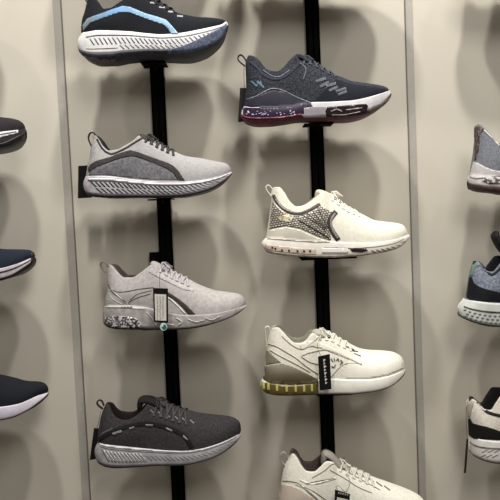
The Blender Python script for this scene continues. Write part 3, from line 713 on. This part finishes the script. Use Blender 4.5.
S13=right_shoe(464,299,'black and grey sneaker with a mint heel tab and chunky white sole, right edge',
 [(464,299),(474,301),(484,302),(500,303)],[(458.5,312),(462,316.5),(468,320.5),(478,324),(490,326.5),(502,327)],
 [(473,265),(479,263.5),(484,267.5),(488,272.5),(493,273.5),(499,267),(506,259)],
 [(464,299),(466.5,296),(468,286),(469,278),(470.5,271),(473,265)],514,
 up=fabric((138,144,156),(96,102,116),230),lin_=plain((20,20,24),.8),mid=foam((206,208,200),(190,192,186)),out=foam((74,74,70),(50,50,48)),midv=.08,
 tongue=[(540,266),(520,258),(507,249),(499.5,238),(498,231)],tongue_mat=plain((16,16,18),.8),lace=plain((30,30,34),.8),bulge=(3,1))
S13.patch('side_panel',[(466.5,297.5),(468,287),(469.5,277),(472,277),(474,283),(480,287),(488,289.5),(502,293),(502,302),(484,301.5),(470,300)],fabric((24,25,32),(16,17,22)),.0009,label='black side panel')
S13.patch('heel_tab',[(471,271),(472,264.5),(475,261.8),(479,261),(482,262.5),(480,265),(476,267),(474,272),(473,276),(470.3,276)],plain((108,134,120),.6),.0010,label='mint green heel tab')
S13.patch('collar_trim',band([(481,262.5),(486,269.5),(491,274.5),(497,271.5),(504,263)],2.4),plain((22,22,26),.7),.0010)
S13.patch('sole_line',S13.soleband(464,502,.58,.64,12),plain((78,76,74),.6),.0010)
dm=[]
for r_,v_ in enumerate((.46,.31,.17)):
    for i in range(8):
        x=465+i*5+(2.5 if r_%2 else 0)+(1 if r_==2 else 0); y=S13.sy(x,v_); dm.append([(x-1.7,y),(x,y-1.2),(x+1.7,y),(x,y+1.2)])
S13.patch('sole_lattice',dm,plain((128,130,128),.6),.0008,step=1)
S14=right_shoe(469.5,437,'white sneaker heel with a black side panel and black collar, lowest at the right edge',
 [(469.5,437),(476,439),(486,440),(500,440.5)],[(470,450),(473,455),(478,459),(487,462),(500,463.5)],
 [(469,401.5),(474,401.5),(480,405.5),(486,411.5),(491,412),(496,405),(503,396)],
 [(469.5,437),(469,428),(467.5,419),(466.5,410),(466.8,404),(469,401.5)],524,
 up=fabric((224,216,202),(208,200,188),220),lin_=plain((22,20,20),.8),mid=foam((226,222,216),(210,206,200)),out=foam((70,62,58)),midv=.06,
 tongue=[(552,412),(536,403),(526,396),(520,391)],tongue_mat=plain((22,20,20),.8),lace=plain((220,216,206),.8),bulge=(.8,1))
S14.patch('side_panel',[(469,435),(468.3,419),(470,418),(472.5,423),(478,425),(486,426.5),(494,429),(502,432),(502,440),(486,439.5),(474,438.5)],fabric((28,24,24),(18,16,16)),.0010,label='black side panel')
S14.patch('heel_strip',[(467.5,402),(470,399),(474.5,402),(472,409),(470,417),(468,417)],plain((176,164,150),.6),.0008)
S14.patch('collar_trim',band([(474.5,399.5),(481,404),(486,411),(493,414),(502,416)],3),plain((26,22,22),.7),.0010)
S14.patch('sole_line',S14.soleband(470,502,.62,.68,12),plain((120,112,106),.6),.0010)
S14.patch('sole_grooves',[band([(482+6*i,452),(488+6*i,449)],.8) for i in range(3)]+[band([(480+6*i,457),(486+6*i,454)],.8) for i in range(3)],plain((170,162,154),.6),.0008)

for q,x,t in ((S9,R0,'dark brown-black sneaker at the left edge'),(S10,R0,'navy blue sneaker at the left edge'),(S11,R0,'black white-soled sneaker at the left edge'),
    (S12,R3,'grey sneaker at the right edge'),(S13,R3,'mint-tabbed sneaker at the right edge'),(S14,R3,'white and black sneaker at the right edge')):
    q.shelf=shelf(q,x,'black shelf bracket under the '+t,.05)
# ------------------------------------------------------------------ hang tags
def card(label,quad,y,cord=None,front=None,marks=None,tilt=0,col=(13,10,10)):
    P=[at(a,b,y) for a,b in quad]; c=sum(P,Vector())/4
    t=thing('hang_tag',label,'tag',tuple(c),'hang tags on the sneakers')
    V=[];
    for d in (-.0006,.0006):
        for p in P: V.append(p+Vector((0,d,0)))
    Fc=[(0,1,2,3),(7,6,5,4)]+[(i,i+4,(i+1)%4+4,(i+1)%4) for i in range(4)]
    mk('card',V,Fc,plain(col,.4,0,'printed_card'),t,False)
    def flat(nm,quads,colr,d,lab=None):
        V=[];Fc=[]
        for q in quads:
            n=len(V)
            for dd in (-d-.0003,-d+.0001):
                for a,b in q: V.append(at(a,b,y)+Vector((0,dd,0)))
            k=len(q); Fc.append(tuple(n+i for i in range(k))); Fc.append(tuple(n+k+i for i in range(k))[::-1])
            Fc+=[(n+i,n+k+i,n+k+(i+1)%k,n+(i+1)%k) for i in range(k)]
        o=mk(nm,V,Fc,plain(colr,.5,0,'printed_card'),t,False)
        if lab: o['label']=lab
    if front: flat('paper_label',[front],(214,210,200),.0008,'white paper label')
    if marks: flat('printing',marks[0],marks[1],.0012)
    if cord:
        pts=[Vector(at(a,b,yy)) for a,b,yy in cord]; V,Fc=tube(smoothpath(pts,4),.0005,None,6); mk('cord',V,Fc,plain((60,54,50),.7,0,'cord'),t)
    return t
yn=lambda s: s.yc-s.w*.82-.006
y3=yn(S3)-.008
random.seed(3)
mk3=[]
for r in range(3):
    y=296.5
    while y<319:
        h=random.uniform(.6,2); x=157+r*2.8+random.uniform(-.3,.3); mk3.append([(x,y),(x+random.uniform(.5,1.4),y),(x+1,y+h*.7),(x,y+h*.7)]); y+=h+.5
tg=card('black framed tag with white paper label hanging on the pale grey sneaker',[(153,288),(168,288.5),(168.2,323),(154,322)],y3,
  cord=[(160,289,y3),(159.5,280,y3+.004),(160,273,S3.yc-.034)],front=[(154.6,294),(166.2,294.4),(166.4,320.6),(155.4,320.2)],marks=(mk3,(150,146,138)))
ring=[(163.6+3.6*math.cos(a),326.8+3.9*math.sin(a)) for a in [i*math.pi/8 for i in range(16)]]
yy=y3-.0015
def disc(nm,ring,y,th,mat,par=None,loc=None):
    n=len(ring); V=[at(a,b,y) for a,b in ring]+[at(a,b,y)+Vector((0,th,0)) for a,b in ring]
    Fc=[tuple(range(n)),tuple(range(2*n-1,n-1,-1))]+[(i,n+i,n+(i+1)%n,(i+1)%n) for i in range(n)]
    return mk(nm,V,Fc,mat,par,False,loc)
c=at(163.6,326.8,yy); tk=thing('round_sticker','small round green and white sticker at the foot of the white-labelled tag','sticker',tuple(c))
disc('base',ring,yy,.001,plain((206,214,208),.4),tk)
disc('emblem',[(164.2+2.4*math.cos(a),327+2.5*math.sin(a)) for a in [i*math.pi/5 for i in range(10)]],yy-.0006,.0007,plain((28,112,104),.4),tk)
disc('white_mark',[(161.5,323.6),(163,323.4),(163.4,326),(162,327)],yy-.0012,.0007,plain((230,232,230),.4),tk)
card('plain black tag sticking out behind the heel of the light grey sneaker',[(78.3,166),(92,165),(92,197.5),(78,198.5)],S2.yc+.028,cord=[(90,166,S2.yc+.026),(91,158,S2.yc+.015),(92,150,S2.yc)])
card('narrow tilted black tag hanging behind the heel of the charcoal sneaker',[(94,428),(100,428.5),(95.5,459),(89.8,460)],S4.yc+.012,cord=[(97,429,S4.yc+.011),(99,420,S4.yc+.004),(101,410,S4.yc)])
card('black tag behind the heel of the navy sneaker',[(240,88),(250,88),(249,121.5),(238,122)],S5.yc+.012,cord=[(244.6,89,S5.yc+.019),(244,78,S5.yc+.01),(244,66,S5.yc)])
y7=yn(S7)-.004
mk7=[]; y=359
for i,(h,wd) in enumerate(((3,2.2),(2.4,1.6),(3,2.4),(2.6,1.8),(3.2,2.3),(2.2,1.5),(3,2.2),(2.4,2))):
    x=323.2+i*.28; mk7.append([(x,y),(x+wd*.5,y),(x+wd*.55,y+h*.8),(x+.1,y+h*.8)]); mk7.append([(x+wd*.5,y+.2),(x+wd,y+.2),(x+wd,y+h*.35),(x+wd*.5,y+h*.35)]); y+=h+.5
card('black tag with white vertical lettering hanging on the cream sneaker with the gold heel',[(318,356.5),(329.8,354),(331.4,389),(319.8,390.5)],y7,
  cord=[(321,356,y7),(318,350,y7+.004),(318,342,S7.yc-.030),(322,335,S7.yc-.02)],marks=(mk7,(226,220,214)))
y8=yn(S8)-.008
mk8=[[(338+i*2.2,491.6+i*.45),(339.2+i*2.2,491.8+i*.45),(339.2+i*2.2,493.6+i*.45),(338+i*2.2,493.4+i*.45)] for i in range(5)]
card('black tag with white label hanging on the off-white sneaker at the bottom edge',[(335,489.5),(350,494),(348.5,524),(333.5,521)],y8,
  cord=[(338,490,y8),(336,487,y8),(339,486,y8),(345,492,y8),(348,489,y8),(350,481,y8+.008),(346,475,S8.yc-.032)],front=[(337,497),(348,499.5),(347,520),(335.5,518)],marks=(mk8,(170,166,158)))
card('long thin dark tag seen edge-on, hanging from the white sneaker at the right edge',[(466.4,439),(468.4,439),(466,473),(463.8,473)],S14.yc-.01,cord=[(467.3,440,S14.yc-.01),(466.5,425,S14.yc-.005),(466,410,S14.yc),(467.5,402,S14.yc)],col=(40,34,30))

# ------------------------------------------------------------------ shoes just above the frame (their shadows fall into view)
def clone(s,dpx,dpy,label):
    d=at(250+dpx,dpy,s.yc)-at(250,0,s.yc)
    r=s.root.copy(); COL.objects.link(r); r.location=s.root.location+Vector((d.x,0,d.z)); r['label']=label
    for ch in list(s.root.children):
        c=ch.copy(); COL.objects.link(c); c.parent=r
    k=s.shelf.copy(); COL.objects.link(k); k.location=s.shelf.location+Vector((d.x,0,d.z)); k['label']='black shelf bracket under the '+label
    for ch in list(s.shelf.children):
        c=ch.copy(); COL.objects.link(c); c.parent=k
    return r
clone(S5,-5,-141,'dark sneaker above the photo, over the navy one')
clone(S12,-8,-208,'grey sneaker above the top right corner')
clone(S9,-32,-142,'dark sneaker above the top left corner')
clone(S2,-9,-272,'light grey sneaker above the blue-striped one')

# ------------------------------------------------------------------ light
def area(loc,tgt,e,size,col,sizey=None):
    l=bpy.data.lights.new('ceiling_or_fill_light','AREA'); l.energy=e; l.size=size; l.color=col
    if sizey: l.shape='RECTANGLE'; l.size_y=sizey
    o=bpy.data.objects.new('ceiling_or_fill_light',l); COL.objects.link(o); o.location=loc
    o.rotation_euler=(Vector(tgt)-Vector(loc)).to_track_quat('-Z','Y').to_euler(); return o
LC=(1.0,.985,.95)
area((-1.1,-.86,2.0),(-.3,0,-.15),7,.13,LC)
area((-.34,-.86,2.0),(-.1,0,-.15),32,.13,LC)
area((.40,-.86,2.0),(.2,0,-.15),33,.13,LC)
area((1.15,-.86,2.0),(.3,0,-.15),7,.13,LC)
area((.6,-2.3,1.7),(.3,0,-.3),25,.9,LC)  # added front fill, not one of the ceiling lamps
W=bpy.data.worlds.new('world'); SC.world=W; W.use_nodes=True
W.node_tree.nodes['Background'].inputs[0].default_value=(.80,.74,.66,1); W.node_tree.nodes['Background'].inputs[1].default_value=.17
SC.view_settings.view_transform='Standard'; SC.view_settings.look='None'; SC.view_settings.exposure=0
for o in bpy.data.objects:
    if '_o' in o: del o['_o']
